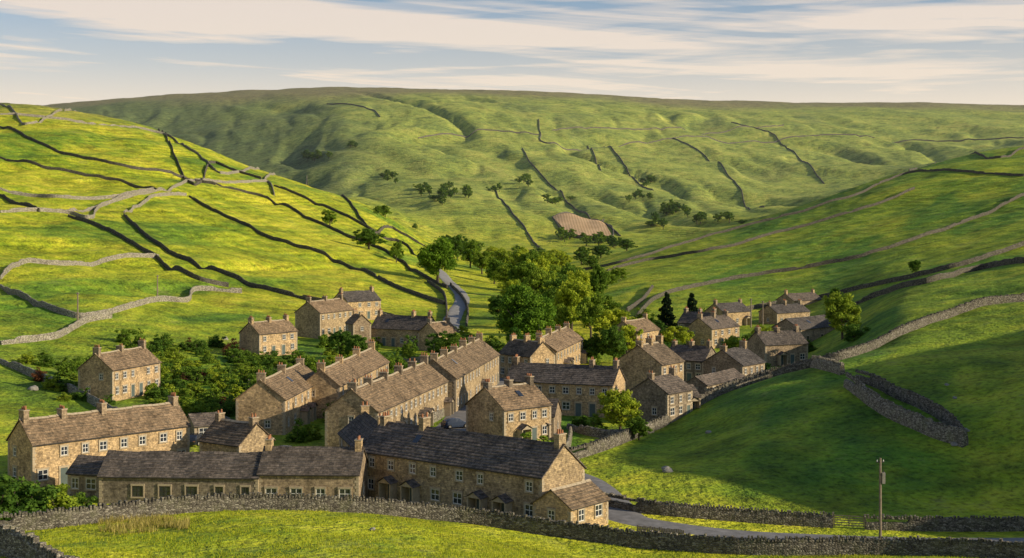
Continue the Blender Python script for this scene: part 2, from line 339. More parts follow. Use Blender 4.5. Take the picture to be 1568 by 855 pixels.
def house(pxA,dA,pxB,dB,W,eh=5.0,rise=2.5,units=1,roof='w',gf=False,chim=True,wall='w',name='stone_house',white=True,zo=0,porch=False,doors=True,wins=True):
    A=P(pxA,dA);B=P(pxB,dB);a=(B-A);L=np.linalg.norm(a);a=a/L;Yv=np.array([-a[1],a[0]])
    if gf:
        A,L,W,a=B,W,L,Yv;Yv=np.array([-a[1],a[0]])
    R=random.Random(int(pxA*7+dA))
    cs=[A,A+a*L,A+Yv*W,A+a*L+Yv*W];z0=float(np.mean([G(c[0],c[1]) for c in cs]))+zo
    root=link(bpy.data.objects.new(name,None));root.location=(A[0],A[1],z0);root.rotation_euler=(0,0,math.atan2(a[1],a[0]));root.empty_display_size=.5
    HOUSES.append((A+a*L/2+Yv*W/2,max(L,W)/2))
    w=MB();zb=-4;rz=eh+rise
    w.quad([(0,0,zb),(L,0,zb),(L,0,eh),(0,0,eh)]);w.quad([(L,W,zb),(0,W,zb),(0,W,eh),(L,W,eh)])
    w.quad([(0,W,zb),(0,0,zb),(0,0,eh),(0,W/2,rz),(0,W,eh)],uv=[(W,zb),(0,zb),(0,eh),(W/2,rz),(W,eh)])
    w.quad([(L,0,zb),(L,W,zb),(L,W,eh),(L,W/2,rz),(L,0,eh)],uv=[(0,zb),(W,zb),(W,eh),(W/2,rz),(0,eh)])
    for (x,y) in ((0,0),(L,0),(0,W),(L,W)):
        z=0
        k=0
        while z<eh-.3:
            q=.42 if k%2 else .26;q2=.26 if k%2 else .42
            w.box(x-.03 if x==0 else x-q,x+q if x==0 else x+.03,y-.03 if y==0 else y-q2,y+q2 if y==0 else y+.03,z,z+.27,1)
            z+=.3;k+=1
    w.obj('walls',[m_wall if wall=='w' else m_wallg,m_trim],root)
    r=MB();ov=.28;og=.16;sl=math.hypot(W/2,rise);nx=max(3,int((L+2*og)/.8));nr=max(5,int((sl+ov)/.42))
    sag=R.uniform(.03,.12)*min(1,L/10)
    def rp(x,t,side,up):
        dist=t*(sl+ov);y=dist*(W/2)/sl;z=rz-dist*rise/sl
        z-=sag*math.sin(max(0,min(1,x/L))*math.pi*max(1,units))**2
        z+=up+.12
        return (x,W/2-y if side==0 else W/2+y,z)
    xsn=[-og+(L+2*og)*i/nx for i in range(nx+1)]
    for side in (0,1):
        for j in range(nr):
            t0=j/nr;t1=(j+1)/nr
            jt=[R.uniform(-.025,.025) for _ in xsn]
            for i in range(nx):
                q=[rp(xsn[i],t1,side,.04+jt[i]),rp(xsn[i+1],t1,side,.04+jt[i+1]),rp(xsn[i+1],t0,side,-.015),rp(xsn[i],t0,side,-.015)]
                uvs=[(xsn[i],-t1*(sl+ov)),(xsn[i+1],-t1*(sl+ov)),(xsn[i+1],-t0*(sl+ov)),(xsn[i],-t0*(sl+ov))]
                if side: q=q[::-1];uvs=uvs[::-1]
                r.quad(q,0,uvs)
                e=[rp(xsn[i],t1,side,-.05),rp(xsn[i+1],t1,side,-.05),q[1] if not side else q[2],q[0] if not side else q[3]]
                r.quad(e,0,[(0,0),(.1,0),(.1,.05),(0,.05)])
        for xe in (-og,L+og):
            r.quad([rp(xe,0,side,-.12),rp(xe,1,side,-.12),rp(xe,1,side,.03),rp(xe,0,side,0)],0)
        r.quad([rp(-og,1,side,-.12),rp(L+og,1,side,-.12),rp(L+og,0,side,-.12),rp(-og,0,side,-.12)],1)
    zr=rz+.1
    n=int(L/.9)+1
    for i in range(n):
        x0=-og+(L+2*og)*i/n;x1=-og+(L+2*og)*(i+1)/n-.03;dz=R.uniform(-.015,.015)-sag*math.sin(max(0,min(1,(x0+x1)/2/L))*math.pi*max(1,units))**2
        r.quad([(x0,W/2-.22,zr-.1+dz),(x1,W/2-.22,zr-.1+dz),(x1,W/2,zr+.1+dz),(x0,W/2,zr+.1+dz)],2)
        r.quad([(x1,W/2+.22,zr-.1+dz),(x0,W/2+.22,zr-.1+dz),(x0,W/2,zr+.1+dz),(x1,W/2,zr+.1+dz)],2)
    for yy in (-.26,W+.14): r.box(-.05,L+.05,yy,yy+.11,eh-.17,eh-.06,1)
    if R.random()<.5 and L>7:
        xk=R.uniform(2,L-2)
        r.quad([rp(xk,.55,0,.1),rp(xk+.8,.55,0,.1),rp(xk+.8,.3,0,.1),rp(xk,.3,0,.1)],3)
    r.obj('roof',[m_roofw if roof=='w' else m_roofd,m_dark,m_trim if roof=='w' else m_roofd,m_glass],root)
    if wins:
        m=MB();dd=MB()
        two=eh>=4.3;ul=L/units
        for (o,u,nn,isf) in (((0,0),(1,0),(0,-1),True),((L,W),(-1,0),(0,1),False)):
            for k in range(units):
                b0=k*ul
                ss=[.26,.74] if ul<6.8 else [.17,.5,.83]
                if two:
                    for q in ss:
                        if R.random()<.92: window(m,o,u,nn,b0+q*ul+R.uniform(-.2,.2),eh-1.6,R.choice([.75,.85,.95]),1.0,white)
                for qi,q in enumerate(ss):
                    if isf and doors and qi==len(ss)-1-(k%2)*(len(ss)-1):
                        s=b0+q*ul
                        dd.obox(o,u,nn,s-.45,s+.45,0,2.0,0,.05,0);dd.obox(o,u,nn,s-.62,s-.45,0,2.0,0,.08,1);dd.obox(o,u,nn,s+.45,s+.62,0,2.0,0,.08,1);dd.obox(o,u,nn,s-.65,s+.65,2.0,2.25,0,.09,1)
                        if porch or R.random()<.3:
                            dd.obox(o,u,nn,s-.9,s-.75,0,2.1,0,1.1,1);dd.obox(o,u,nn,s+.75,s+.9,0,2.1,0,1.1,1)
                            def pp(a_,z,c_): return (o[0]+u[0]*a_+nn[0]*c_,o[1]+u[1]*a_+nn[1]*c_,z)
                            dd.quad([pp(s-1.1,2.1,1.3),pp(s,2.75,1.3),pp(s,2.85,0),pp(s-1.1,2.2,0)],2);dd.quad([pp(s,2.75,1.3),pp(s+1.1,2.1,1.3),pp(s+1.1,2.2,0),pp(s,2.85,0)],2)
                            dd.quad([pp(s-.9,2.1,1.1),pp(s+.9,2.1,1.1),pp(s,2.7,1.1)],1)
                    elif R.random()<.92: window(m,o,u,nn,b0+q*ul+R.uniform(-.15,.15),.95,R.choice([.85,.95,1.2]),1.15,white)
        for (o,u,nn) in (((0,W),(0,-1),(-1,0)),((L,0),(0,1),(1,0))):
            if two:
                if R.random()<.7: window(m,o,u,nn,W*R.choice([.3,.5,.68]),eh-1.65,.7,.95,white)
                if R.random()<.6: window(m,o,u,nn,W*R.choice([.3,.65]),1,.8,1.05,white)
            elif R.random()<.5: window(m,o,u,nn,W*.5,1,.8,1,white)
        m.obj('windows',[m_glass,m_white,m_trim,m_dark],root)
        if dd.f: dd.obj('doors',[m_door,m_trim,m_roofd],root)
    if chim:
        c=MB()
        xsx=[.45]+[ul_*L/units for ul_ in range(1,units)]+[L-.45]
        for i,x in enumerate(xsx):
            if units==1 and chim is not True and i!=chim-1: continue
            if 0<i<len(xsx)-1 and R.random()<.2: continue
            hh=R.uniform(.65,1.05);ww=.33;lw=.48 if units==1 else .58
            c.box(x-ww,x+ww,W/2-lw,W/2+lw,rz-.9,rz+hh,0)
            c.box(x-ww-.06,x+ww+.06,W/2-lw-.06,W/2+lw+.06,rz+hh,rz+hh+.11,1)
            for q in ((-.25,.25) if lw<.5 else (-.36,0,.36)):
                if R.random()<.85: c.cyl(x,W/2+q,rz+hh+.11,rz+hh+.11+R.uniform(.3,.5),.13,.1,2)
        if R.random()<.35:
            x=xsx[0];c.cyl(x,W/2,rz+.6,rz+2.6,.025,.025,3,5);c.box(x-.5,x+.5,W/2-.02,W/2+.02,rz+2.4,rz+2.44,3)
        c.obj('chimneys',[m_wall if R.random()<.6 else m_wallg,m_trim,m_pot,m_dark],root)
    return root
house(552,156,830,140,7,eh=5.0,rise=2.7,units=4,roof='d',wall='w',name='stone_terrace',porch=True)
house(874,137,931,142,4.6,eh=2.4,rise=1.5,chim=False,name='stone_outbuilding',doors=False)
house(152,150,395,149,6.2,eh=3.1,rise=2.0,units=3,roof='d',chim=False,wall='g',name='stone_barn',white=False,doors=False)
house(396,149.2,549,148.8,6.6,eh=3.6,rise=2.2,units=2,roof='d',chim=2,wall='g',name='stone_cottage',doors=False)
house(104,154,151,153,4.5,eh=2.6,rise=1.4,roof='d',chim=False,wall='g',name='stone_shed',doors=False)
house(50,158,290,173,5.6,eh=5.0,rise=2.5,units=4,name='stone_terrace')
house(306,170,366,166,5.5,eh=4,rise=2.2,units=1,name='stone_cottage',doors=False)
house(298,192,345,194,5,eh=2.4,rise=1.2,roof='d',chim=False,wall='g',name='garage',doors=False)
house(520,172,546,160,6,eh=4.6,rise=2.4,units=1,roof='d',name='stone_cottage',doors=False)
house(172,232,245,245,6.6,eh=5,rise=2.5,units=2,name='stone_house')
house(436,200,494,224,7,eh=5,rise=2.6,units=2,name='stone_house')
house(520,216,595,252,6,eh=5,rise=2.4,units=3,name='stone_terrace')
house(578,186,685,221,7.2,eh=5.2,rise=2.8,units=5,name='stone_terrace',porch=True)
house(698,223,764,262,7.2,eh=5.4,rise=2.8,units=5,name='stone_terrace')
house(397,300,455,309,6,eh=4.8,rise=2.3,units=2,name='stone_house')
house(490,340,541,354,7,eh=6,rise=2.6,units=2,name='stone_house')
house(541,330,568,332,5,eh=5,rise=2,units=1,gf=True,wall='g',name='stone_house')
house(532,388,583,396,7,eh=5,rise=2.5,units=2,roof='d',name='stone_house')
house(568,334,650,328,7,eh=4.2,rise=2.8,units=3,roof='d',wall='w',name='stone_cottage')
house(640,326,671,322,7,eh=4,rise=2.4,gf=True,name='stone_cottage')
house(714,196,772,190,8.5,eh=4.9,rise=2.6,units=2,gf=True,wall='w',name='stone_house')
house(793,197,848,196,6,eh=3.2,rise=1.9,roof='d',wall='g',name='stone_outbuilding',chim=False)
house(775,223,938,217,7,eh=5,rise=2.4,units=4,roof='d',wall='w',name='stone_terrace')
house(942,243,1013,238,8,eh=6.0,rise=3,gf=True,units=2,name='stone_house')
house(966,213,1022,209,7,eh=4.3,rise=2,roof='d',gf=True,wall='g',name='stone_cottage')
house(1022,214,1072,216,5,eh=2.6,rise=1.4,roof='d',wall='g',chim=False,name='stone_outbuilding')
house(812,264,850,268,9,eh=4.8,rise=2.5,gf=True,units=2,name='stone_house')
house(852,272,893,300,7,eh=5,rise=2.5,units=3,name='stone_terrace')
house(1018,266,1078,262,7,eh=4.4,rise=2.3,units=2,roof='d',wall='g',name='stone_cottage')
house(1075,252,1137,247,8,eh=4.8,rise=2.4,gf=True,roof='d',wall='g',units=2,name='stone_house')
house(1082,228,1140,240,4,eh=2.6,rise=1.2,roof='d',wall='g',chim=False,name='stone_outbuilding')
house(1172,287,1237,291,7,eh=4.2,rise=2.3,units=2,roof='d',wall='g',name='stone_cottage')
house(1226,330,1289,344,8,eh=3.8,rise=2.2,roof='d',wall='g',chim=False,white=False,name='stone_barn',zo=-1.0,doors=False)
house(1108,395,1149,402,7,eh=4.0,rise=2.3,roof='d',units=1,name='stone_house')
house(1190,400,1240,408,7,eh=3.6,rise=2.0,roof='d',units=2,name='stone_cottage',zo=-.8)
house(1215,440,1259,448,7,eh=3.6,rise=2.0,roof='d',units=1,wall='g',name='stone_house',zo=-2)
house(1038,352,1086,347,7,eh=4.6,rise=2.4,roof='d',wall='g',units=2,name='stone_cottage')
house(1090,330,1132,340,7,eh=4.6,rise=2.4,units=2,roof='d',name='stone_house')
house(975,320,1010,330,7,eh=4.6,rise=2.4,units=1,roof='w',name='stone_house')
# ------------------------------------------------------------------ dry stone walls
def resample(pts,step):
    pts=[np.array(p,float) for p in pts]
    if len(pts)>2:
        q=[];e=[2*pts[0]-pts[1]]+pts+[2*pts[-1]-pts[-2]]
        for i in range(1,len(e)-2):
            for k in range(8):
                t=k/8;p0,p1,p2,p3=e[i-1:i+3]
                q.append(.5*((2*p1)+(-p0+p2)*t+(2*p0-5*p1+4*p2-p3)*t*t+(-p0+3*p1-3*p2+p3)*t**3))
        q.append(pts[-1]);pts=q
    pts=np.array(pts);s=np.concatenate([[0],np.cumsum(np.linalg.norm(np.diff(pts,axis=0),axis=1))])
    n=max(2,int(s[-1]/step)+1);t=np.linspace(0,s[-1],n)
    return np.stack([np.interp(t,s,pts[:,0]),np.interp(t,s,pts[:,1])],-1),s[-1]
def drywall(pts,h=1.4,w=.6,step=.6,mat=None,cope=False,name='dry_stone_wall'):
    p,L=resample(pts,step);R=np.random.RandomState(int(abs(pts[0][0]*13+pts[0][1]*7))%9999)
    n=len(p);t=np.gradient(p,axis=0);t/=np.linalg.norm(t,axis=1)[:,None]+1e-9;nr=np.stack([-t[:,1],t[:,0]],-1)
    lat=.12*vn(np.arange(n)*step/3.,np.zeros(n),5)[:,None]*min(1,w);p=p+nr*lat
    hh=h*(1+.09*vn(np.arange(n)*step/2.5,np.zeros(n),6))+R.uniform(-.07,.07,n)*h/1.4
    gap=vn(np.arange(n)*step/9.,np.zeros(n)+3,11);hh=hh*np.where(gap>.72,.62,1)
    prof=[(-.62,-.8,0),(-.5,.45,0),(-.38,.86,0),(-.16,1,1),(.16,1,1),(.38,.86,0),(.5,.45,0),(.62,-.8,0)]
    V=[]
    for (o,z,jt) in prof:
        q=p+nr*(o*w+R.uniform(-.04,.04,(n,1))*min(w,1))
        g=G(p[:,0],p[:,1]);zz=g+np.where(z<0,-.8,hh*z+R.uniform(-.03,.03,n))
        V.append(np.stack([q[:,0],q[:,1],zz],-1))
    V=np.stack(V,1).reshape(-1,3);k=len(prof)
    f=[(i*k+j,(i+1)*k+j,(i+1)*k+j+1,i*k+j+1) for i in range(n-1) for j in range(k-1)]
    f.append(tuple(range(k)));f.append(tuple(range((n-1)*k,n*k))[::-1])
    V=V.tolist()
    if cope:
        c,_=resample(pts,.3);tt=np.gradient(c,axis=0);tt/=np.linalg.norm(tt,axis=1)[:,None];gz=G(c[:,0],c[:,1])
        for i in range(len(c)):
            tx,ty=tt[i];a=R.uniform(.09,.14);bb=R.uniform(.2,.3);z0=gz[i]+h*.86;z1=gz[i]+h*R.uniform(1.02,1.22);le=R.uniform(-.08,.08)
            n0=len(V)
            for z,l,s in ((z0,0,1),(z1,le,.8)):
                for sx,sy in ((-1,-1),(1,-1),(1,1),(-1,1)):
                    V.append([c[i,0]+tx*(sx*a*s+l)-ty*sy*bb*s,c[i,1]+ty*(sx*a*s+l)+tx*sy*bb*s,z])
            for q in ((0,1,5,4),(1,2,6,5),(2,3,7,6),(3,0,4,7),(4,5,6,7)): f.append(tuple(n0+x for x in q))
    me=bpy.data.meshes.new(name);me.from_pydata(V,[],f);me.materials.append(mat or m_dry)
    return link(bpy.data.objects.new(name,me))
def S(pts,dmin=60): return [sight(px,py,dmin) for px,py in pts]
def PP(pts): return [P(a,d) for a,d in pts]
def wl(pts,h=1.5,w=.65,step=.7,mat=None,cope=False,dmin=60): drywall(S(pts,dmin),h,w,step,mat,cope)
drywall(PP([(-60,119),(0,121),(100,123.5),(200,127),(300,130),(390,132),(550,134),(700,136),(850,133.5),(1000,130),(1150,126.5),(1330,125.7),(1450,123.6),(1568,120.5),(1700,117)]),1.4,.6,.4,m_drym,True)
drywall(PP([(-60,102),(0,98),(50,95),(110,89),(200,78)]),1.8,.75,.4,m_dry,True)
drywall(PP([(925,152),(1000,148.5),(1150,146.7),(1275,145)]),1.3,.6,.4,m_drym,True)
drywall(PP([(1325,144.2),(1450,143),(1568,141.5),(1750,141)]),1.3,.6,.4,m_drym,True)
drywall(PP([(872,179),(930,188),(985,201),(1040,213),(1100,221),(1160,226),(1215,226),(1245,225),(1290,224),(1340,232),(1400,243),(1450,254),(1510,260),(1568,263),(1640,266)]),1.4,.65,.5,m_drym,True)
drywall(PP([(1245,224),(1250,218),(1266,212),(1290,207)]),1.5,.8,.5,m_dry,True)
wl([(1297,592),(1330,617),(1370,642),(1420,664),(1478,684)],1.7,.9,.4,m_dry,True)
wl([(1312,583),(1360,602),(1420,630),(1455,652),(1478,680)],1.4,.7,.4,m_drym,True)
wl([(1300,472),(1350,452),(1420,434),(1500,414),(1568,403),(1640,395)],1.5,mat=m_dryd)
R_=[[(975,485),(1005,458),(1060,441),(1150,424),(1250,408),(1330,390),(1400,368),(1480,340),(1568,300)],
[(1110,482),(1200,466),(1290,450),(1340,438),(1400,425),(1470,408),(1568,376)],
[(880,416),(960,400),(1050,373),(1130,350),(1230,325),(1310,300),(1390,266),(1480,264),(1568,270)],
[(1392,262),(1440,248),(1500,238),(1568,228)],[(930,415),(1000,398),(1080,385),(1200,355),(1330,318),(1400,290)],[(1000,440),(985,460),(960,478)]]
for q in R_: wl(q,1.4,.6,1.2,m_dryd)
L_=[([(0,195),(60,220),(140,245),(200,258),(280,273),(330,284)],0),
([(330,282),(420,313),(520,357),(600,393),(650,425),(685,442)],0),([(420,285),(500,318),(560,348),(630,385),(665,420)],0),
([(290,302),(350,335),(430,370),(530,408),(600,438),(680,467)],0),([(190,330),(230,368),(300,408),(380,438),(470,460),(560,478),(650,500)],0),
([(105,332),(160,352),(220,385),(290,423),(350,440)],0),([(0,242),(60,255),(130,270),(200,285),(240,293)],0),
([(0,290),(50,302),(100,304),(190,302)],1),([(0,326),(60,324),(105,328),(140,335),(152,318),(200,302),(240,293),(270,286),(300,277)],1),
([(190,326),(225,308),(255,300),(285,300)],1),([(0,428),(35,404),(100,407),(170,399),(243,396)],1),
([(0,440),(50,466),(110,486),(160,483),(240,462),(288,462),(298,446),(370,449)],1),([(0,160),(100,170),(210,187)],1),
([(0,176),(120,188),(250,206),(300,235),(380,260),(470,272)],1),([(300,276),(370,280),(410,280),(420,300)],1),([(405,276),(470,270)],1),
([(0,556),(60,582),(120,607),(185,642)],1),([(0,528),(60,522),(90,517),(130,495),(170,487)],1),
([(655,432),(678,450),(684,475),(683,505)],0),([(714,500),(716,475),(706,455),(690,438)],0),([(470,273),(540,318),(600,350),(650,378)],0),([(560,478),(600,490),(690,505)],1),
([(210,188),(260,220),(330,250),(400,275)],0),([(0,300),(60,325)],0),([(100,325),(190,300),(235,292)],1)]
for q,p in L_: wl(q,1.4,.6,1.0,m_dryp if p else m_dryd)
F_=[[(825,183),(828,205),(845,220),(1000,218),(1200,213),(1400,215),(1568,212)],[(640,212),(720,208),(825,207)],[(800,228),(812,250),(850,290),(900,330),(950,362)],
[(925,225),(960,258),(1000,292)],[(1030,212),(1080,240),(1120,275),(1170,318)],[(1120,188),(1190,212),(1225,245),(1262,282)],[(500,160),(560,166),(582,180)],
[(758,290),(780,320),(800,345),(832,385)],[(900,224),(920,262)],[(845,200),(1030,196),(1200,192)],[(848,333),(925,338)]]
for q in F_: wl(q,1.9,1.1,5,m_drym,dmin=1000)
for q in ([P(250,215),P(330,212),P(360,205)],[P(640,206),P(668,214),P(690,226)],[P(380,260),P(470,262),P(510,250)],[P(870,206),P(905,199),P(950,197),P(1000,203)],[P(600,300),P(680,296),P(720,290)],[P(1010,245),P(1070,240)],[P(1140,262),P(1170,278)],[P(850,178),P(868,186),P(874,200)],[P(225,205),P(262,196),P(300,200)]):
    drywall(q,1.3,.5,.5)
# ------------------------------------------------------------------ roads
def ribbon(name,pts,width,mat,off=.08,step=1.0,nc=6):
    p,L=resample(pts,step);n=len(p);t=np.gradient(p,axis=0);t/=np.linalg.norm(t,axis=1)[:,None];nr=np.stack([-t[:,1],t[:,0]],-1)
    o=np.linspace(-.5,.5,nc+1)*width
    ws=1+.08*vn(np.arange(n)*step/5.,np.zeros(n),3)
    X=p[:,0:1]+nr[:,0:1]*o[None]*ws[:,None];Y=p[:,1:2]+nr[:,1:2]*o[None]*ws[:,None]
    Zz=G(X,Y)+off;Zz[:,0]-=.15;Zz[:,-1]-=.15
    me=make_grid_mesh(name,X,Y,Zz);me.materials.append(mat);return link(bpy.data.objects.new(name,me))
ribbon('road',[P(800,178),P(880,168),P(925,156),P(960,146),P(1040,142),P(1150,139.5),P(1275,138),P(1400,136.5),P(1568,134),P(1800,132),P(2300,132)],5.2,m_asph,.12)
ribbon('village_street',[P(380,186),P(450,178),P(520,173),P(590,174),P(640,183),P(690,202),P(730,228),P(770,262),P(775,290),P(745,330)],7.5,m_asph,.1)
ribbon('street',[P(640,186),P(700,178),P(800,178)],6,m_asph,.14)
ribbon('lane',[P(745,330),P(700,370),P(690,400),P(700,450),P(708,490),P(700,540),P(682,585),P(668,640),P(655,700)],5.0,m_track,.25,2)
c4=S([(846,334),(915,338),(938,364),(872,362)],1000)
us=np.linspace(0,1,40)
X=np.array([[((c4[0]*(1-a)+c4[1]*a)*(1-b_)+(c4[3]*(1-a)+c4[2]*a)*b_)[0] for a in us] for b_ in us]);Y=np.array([[((c4[0]*(1-a)+c4[1]*a)*(1-b_)+(c4[3]*(1-a)+c4[2]*a)*b_)[1] for a in us] for b_ in us])
me=make_grid_mesh('ploughed_field',X,Y,G(X,Y)+1.2);me.materials.append(m_plough);link(bpy.data.objects.new('ploughed_field',me))
drywall([c4[0],c4[1],c4[2],c4[3],c4[0]],2.0,1.1,5,m_drym)
# ------------------------------------------------------------------ trees
def leaves(cent,rad,ncl,nl,size,R):
    V=[];tone=[]
    for i in range(ncl):
        c=cent[i];r=rad[i];n=int(nl*(.7+.6*R.rand()))
        d=R.normal(size=(n,3));d/=np.linalg.norm(d,axis=1)[:,None]
        rr=r*(R.rand(n,1)**.45);p=c+d*rr*np.array([1,1,.75])
        nn=d*.9+R.normal(size=(n,3))*.55+np.array([0,0,.25]);nn/=np.linalg.norm(nn,axis=1)[:,None]
        a=np.cross(nn,R.normal(size=(n,3)));a/=np.linalg.norm(a,axis=1)[:,None]+1e-9;b_=np.cross(nn,a)
        s=size*R.uniform(.6,1.4,(n,1))
        q=np.stack([p-a*s,p-b_*s*.7,p+a*s,p+b_*s*.7],1)
        V.append(q.reshape(-1,3));tone.append(np.clip(.15+.7*R.rand()+R.uniform(-.25,.25,n),0,1))
    return np.concatenate(V),np.concatenate(tone)
def tree_mesh(name,seed,kind,ncl,nl,size,mat):
    R=np.random.RandomState(seed);cent=[];rad=[]
    tb=MB()
    if kind=='tree':
        lobes=[(R.uniform(-.22,.22),R.uniform(-.22,.22),R.uniform(.38,.78),R.uniform(.17,.27)) for _ in range(10)]+[(0,0,.56,.36),(R.uniform(-.1,.1),0,.8,.18),(0,0,.4,.33)]
        for i in range(ncl):
            l=lobes[R.randint(len(lobes))];d=R.normal(size=3);d/=np.linalg.norm(d)
            p=np.array(l[:3])+d*l[3]*R.uniform(.75,1)*np.array([1,1,.72]);p[2]=max(p[2],.13+.06*R.rand())
            h=math.hypot(p[0],p[1])
            if h>.5: p[:2]*=.5/h
            p[2]=min(p[2],.96)
            cent.append(p);rad.append(R.uniform(.055,.115))
        tb.tube((0,0,-.05),(0.01,0,.3),.035,.024,0,8);tb.tube((0.01,0,.3),(0,.01,.62),.024,.01,0,7)
        for k in range(9):
            a=k*2.4;z=R.uniform(.2,.45);e=(math.cos(a)*R.uniform(.2,.36),math.sin(a)*R.uniform(.2,.36),z+R.uniform(.15,.3))
            m_=(e[0]*.45,e[1]*.45,z+.06);tb.tube((0,0,z),m_,.014,.01);tb.tube(m_,e,.01,.003)
    elif kind=='bush':
        for i in range(ncl):
            d=R.normal(size=3);d/=np.linalg.norm(d);d[2]=abs(d[2])
            p=d*np.array([.42,.42,.8])*R.uniform(.45,1)*(1+.25*math.sin(3*math.atan2(d[1],d[0])+seed));cent.append(p);rad.append(R.uniform(.08,.17))
        for k in range(6):
            a=k*1.05;tb.tube((0,0,-.05),(math.cos(a)*.25,math.sin(a)*.25,.55),.02,.006)
    else:
        for i in range(ncl):
            z=R.uniform(.08,1)**1.1;rm=.46*(1-z)**.75*(.75+.25*math.sin(z*34))+.02;a=R.uniform(0,6.283);r=rm*R.uniform(.5,1)
            cent.append(np.array([math.cos(a)*r,math.sin(a)*r,z-.12*r]));rad.append(.035+.075*(1-z))
        tb.tube((0,0,-.05),(0,0,.95),.03,.005,0,7)
        for k in range(26):
            z=.12+k*.032;a=k*2.4;r=.4*(1-z)**.75;tb.tube((0,0,z),(math.cos(a)*r,math.sin(a)*r,z-.03),.008,.003)
    V,t=leaves(cent,rad,ncl,nl,size,R)
    nv=len(tb.v);nf=len(tb.f);Vv=np.concatenate([np.array([tuple(q) for q in tb.v]),V]);m=len(V)//4
    me=bpy.data.meshes.new(name)
    fq=tb.f+[(nv+4*i,nv+4*i+1,nv+4*i+2,nv+4*i+3) for i in range(m)]
    me.from_pydata(Vv.tolist(),[],fq);me.materials.append(m_bark);me.materials.append(mat)
    me.polygons.foreach_set('material_index',np.array([0]*nf+[1]*m,np.int32))
    at=me.attributes.new('tone','FLOAT','FACE');at.data.foreach_set('value',np.concatenate([np.zeros(nf),t]).astype(np.float32))
    return me
BIG=[tree_mesh('crown_big',s,'tree',230,90,.016,m_leafb) for s in (1,2)]
TR=[tree_mesh('crown',s,'tree',120,75,.022,m_leaf) for s in (3,4,5,6)]
TRY=[tree_mesh('crown_fresh',s,'tree',120,75,.022,m_leafy) for s in (7,8,9)]
BU=[tree_mesh('bush',s,'bush',60,60,.036,m_leaf) for s in (11,12,13)]
BUY=[tree_mesh('bush_fresh',s,'bush',60,60,.036,m_leafy) for s in (14,15)]
BUR=[tree_mesh('bush_copper',s,'bush',50,60,.03,m_leafr) for s in (16,)]
CO=[tree_mesh('conifer',s,'con',170,50,.024,m_leafd) for s in (18,19)]
FT=[tree_mesh('crown_far',s,'tree',45,30,.045,m_leaf) for s in (21,22,23)]
def put(meshes,p,h,w,name,parent=None,sink=.1):
    o=bpy.data.objects.new(name,random.choice(meshes));o.location=(p[0],p[1],float(G(p[0],p[1]))-sink*h*.3);o.scale=(w,w*random.uniform(.9,1.1),h);o.rotation_euler=(0,0,random.uniform(0,6.28))
    return link(o,parent)
dt='deciduous_tree'
put(BIG,P(805,325),16.5,17,dt);put(BIG,P(793,302),8,6.5,dt)
put(BIG,sight(670,432),19,20,dt);put(TR,sight(565,382),10,16,dt);put(TR,sight(607,402),10,8,dt);put(TR,sight(505,347),9,9.5,dt)
put(TR,sight(590,333),8,9,dt);put(TR,sight(636,352),6,6,dt);put(TR,sight(578,330),6,6,dt)
put(TR,P(915,480),15,9,dt)
for px,d,h,w,y in ((875,385,15,14,1),(938,335,10,13,1),(905,360,12,10,1),(848,420,14,12,0),(855,365,9,9,1),(940,298,8.5,9,0),(910,300,6,7,0),(960,320,7,7,1),(826,460,15,13,1),(800,520,15,14,0),(775,560,12,13,1),(825,560,16,14,1),(858,500,12,13,0),(880,470,14,12,1),(785,470,10,11,1),(765,420,8,9,0),
    (690,300,7,10,0),(668,312,6,8,0),(720,308,6,8,0),(757,600,12,11,0),(738,660,12,12,1),(720,700,14,12,0),(700,760,15,13,0),(685,800,13,13,0),(815,640,16,14,0),(840,700,14,14,1),(870,640,10,11,0),(860,800,12,14,1),(890,860,12,13,0),(905,760,8,10,0),(798,720,15,13,1),(830,820,12,14,0),(770,760,12,13,1),(790,860,13,14,0),
    (545,300,6,7,0),(520,310,6,6,0),(700,330,6,8,1),(765,300,5,7,0),(1035,330,6,9,1),(1008,345,6,7,0),(1150,300,6,8,0),(1120,310,5,6,1),(1165,330,6,6,1),
    (892,420,12,12,1),(922,400,10,12,0),(868,440,11,12,1),(900,540,10,12,1),(930,560,7,11,0),(950,600,6,10,0),(745,700,8,12,1),(755,820,11,14,1),(725,860,12,14,0),(850,900,11,16,1),(920,900,9,14,0),(960,930,8,14,0),(820,950,10,16,0),
    (875,540,13,12,0),(850,590,11,12,1),(885,600,9,11,1),(790,640,12,12,1),(710,820,11,13,0)):
    put(TRY if y else TR,P(px,d),h,w,dt)
put(TRY,P(950,203),6.8,7.2,dt);put(TR,P(978,196),3.5,4,'shrub')
put(BUY,P(820,176),4.4,6,'shrub');put(BU,P(795,180),2.5,4,'shrub');put(BU,P(850,182),2.5,3.5,'shrub')
put(TRY,sight(1290,520),11,9.5,dt);put(BU,sight(1310,520),4,6,'shrub');put(TR,sight(1280,470),6,5,dt)
put(TR,sight(1401,420),4.8,4.6,dt)
put(CO,P(1021,385),10.5,7.5,'conifer_tree');put(CO,P(1059,380),10.5,9.5,'conifer_tree')
put(BU,P(-5,130),5.4,6.5,'shrub');put(BU,P(38,131),4.8,6,'shrub');put(BUY,P(92,133),3.6,5.5,'shrub');put(BU,P(120,134),2.8,4,'shrub');put(BUY,P(68,135),3.4,4,'shrub');put(BU,P(18,136),5,5,'shrub')
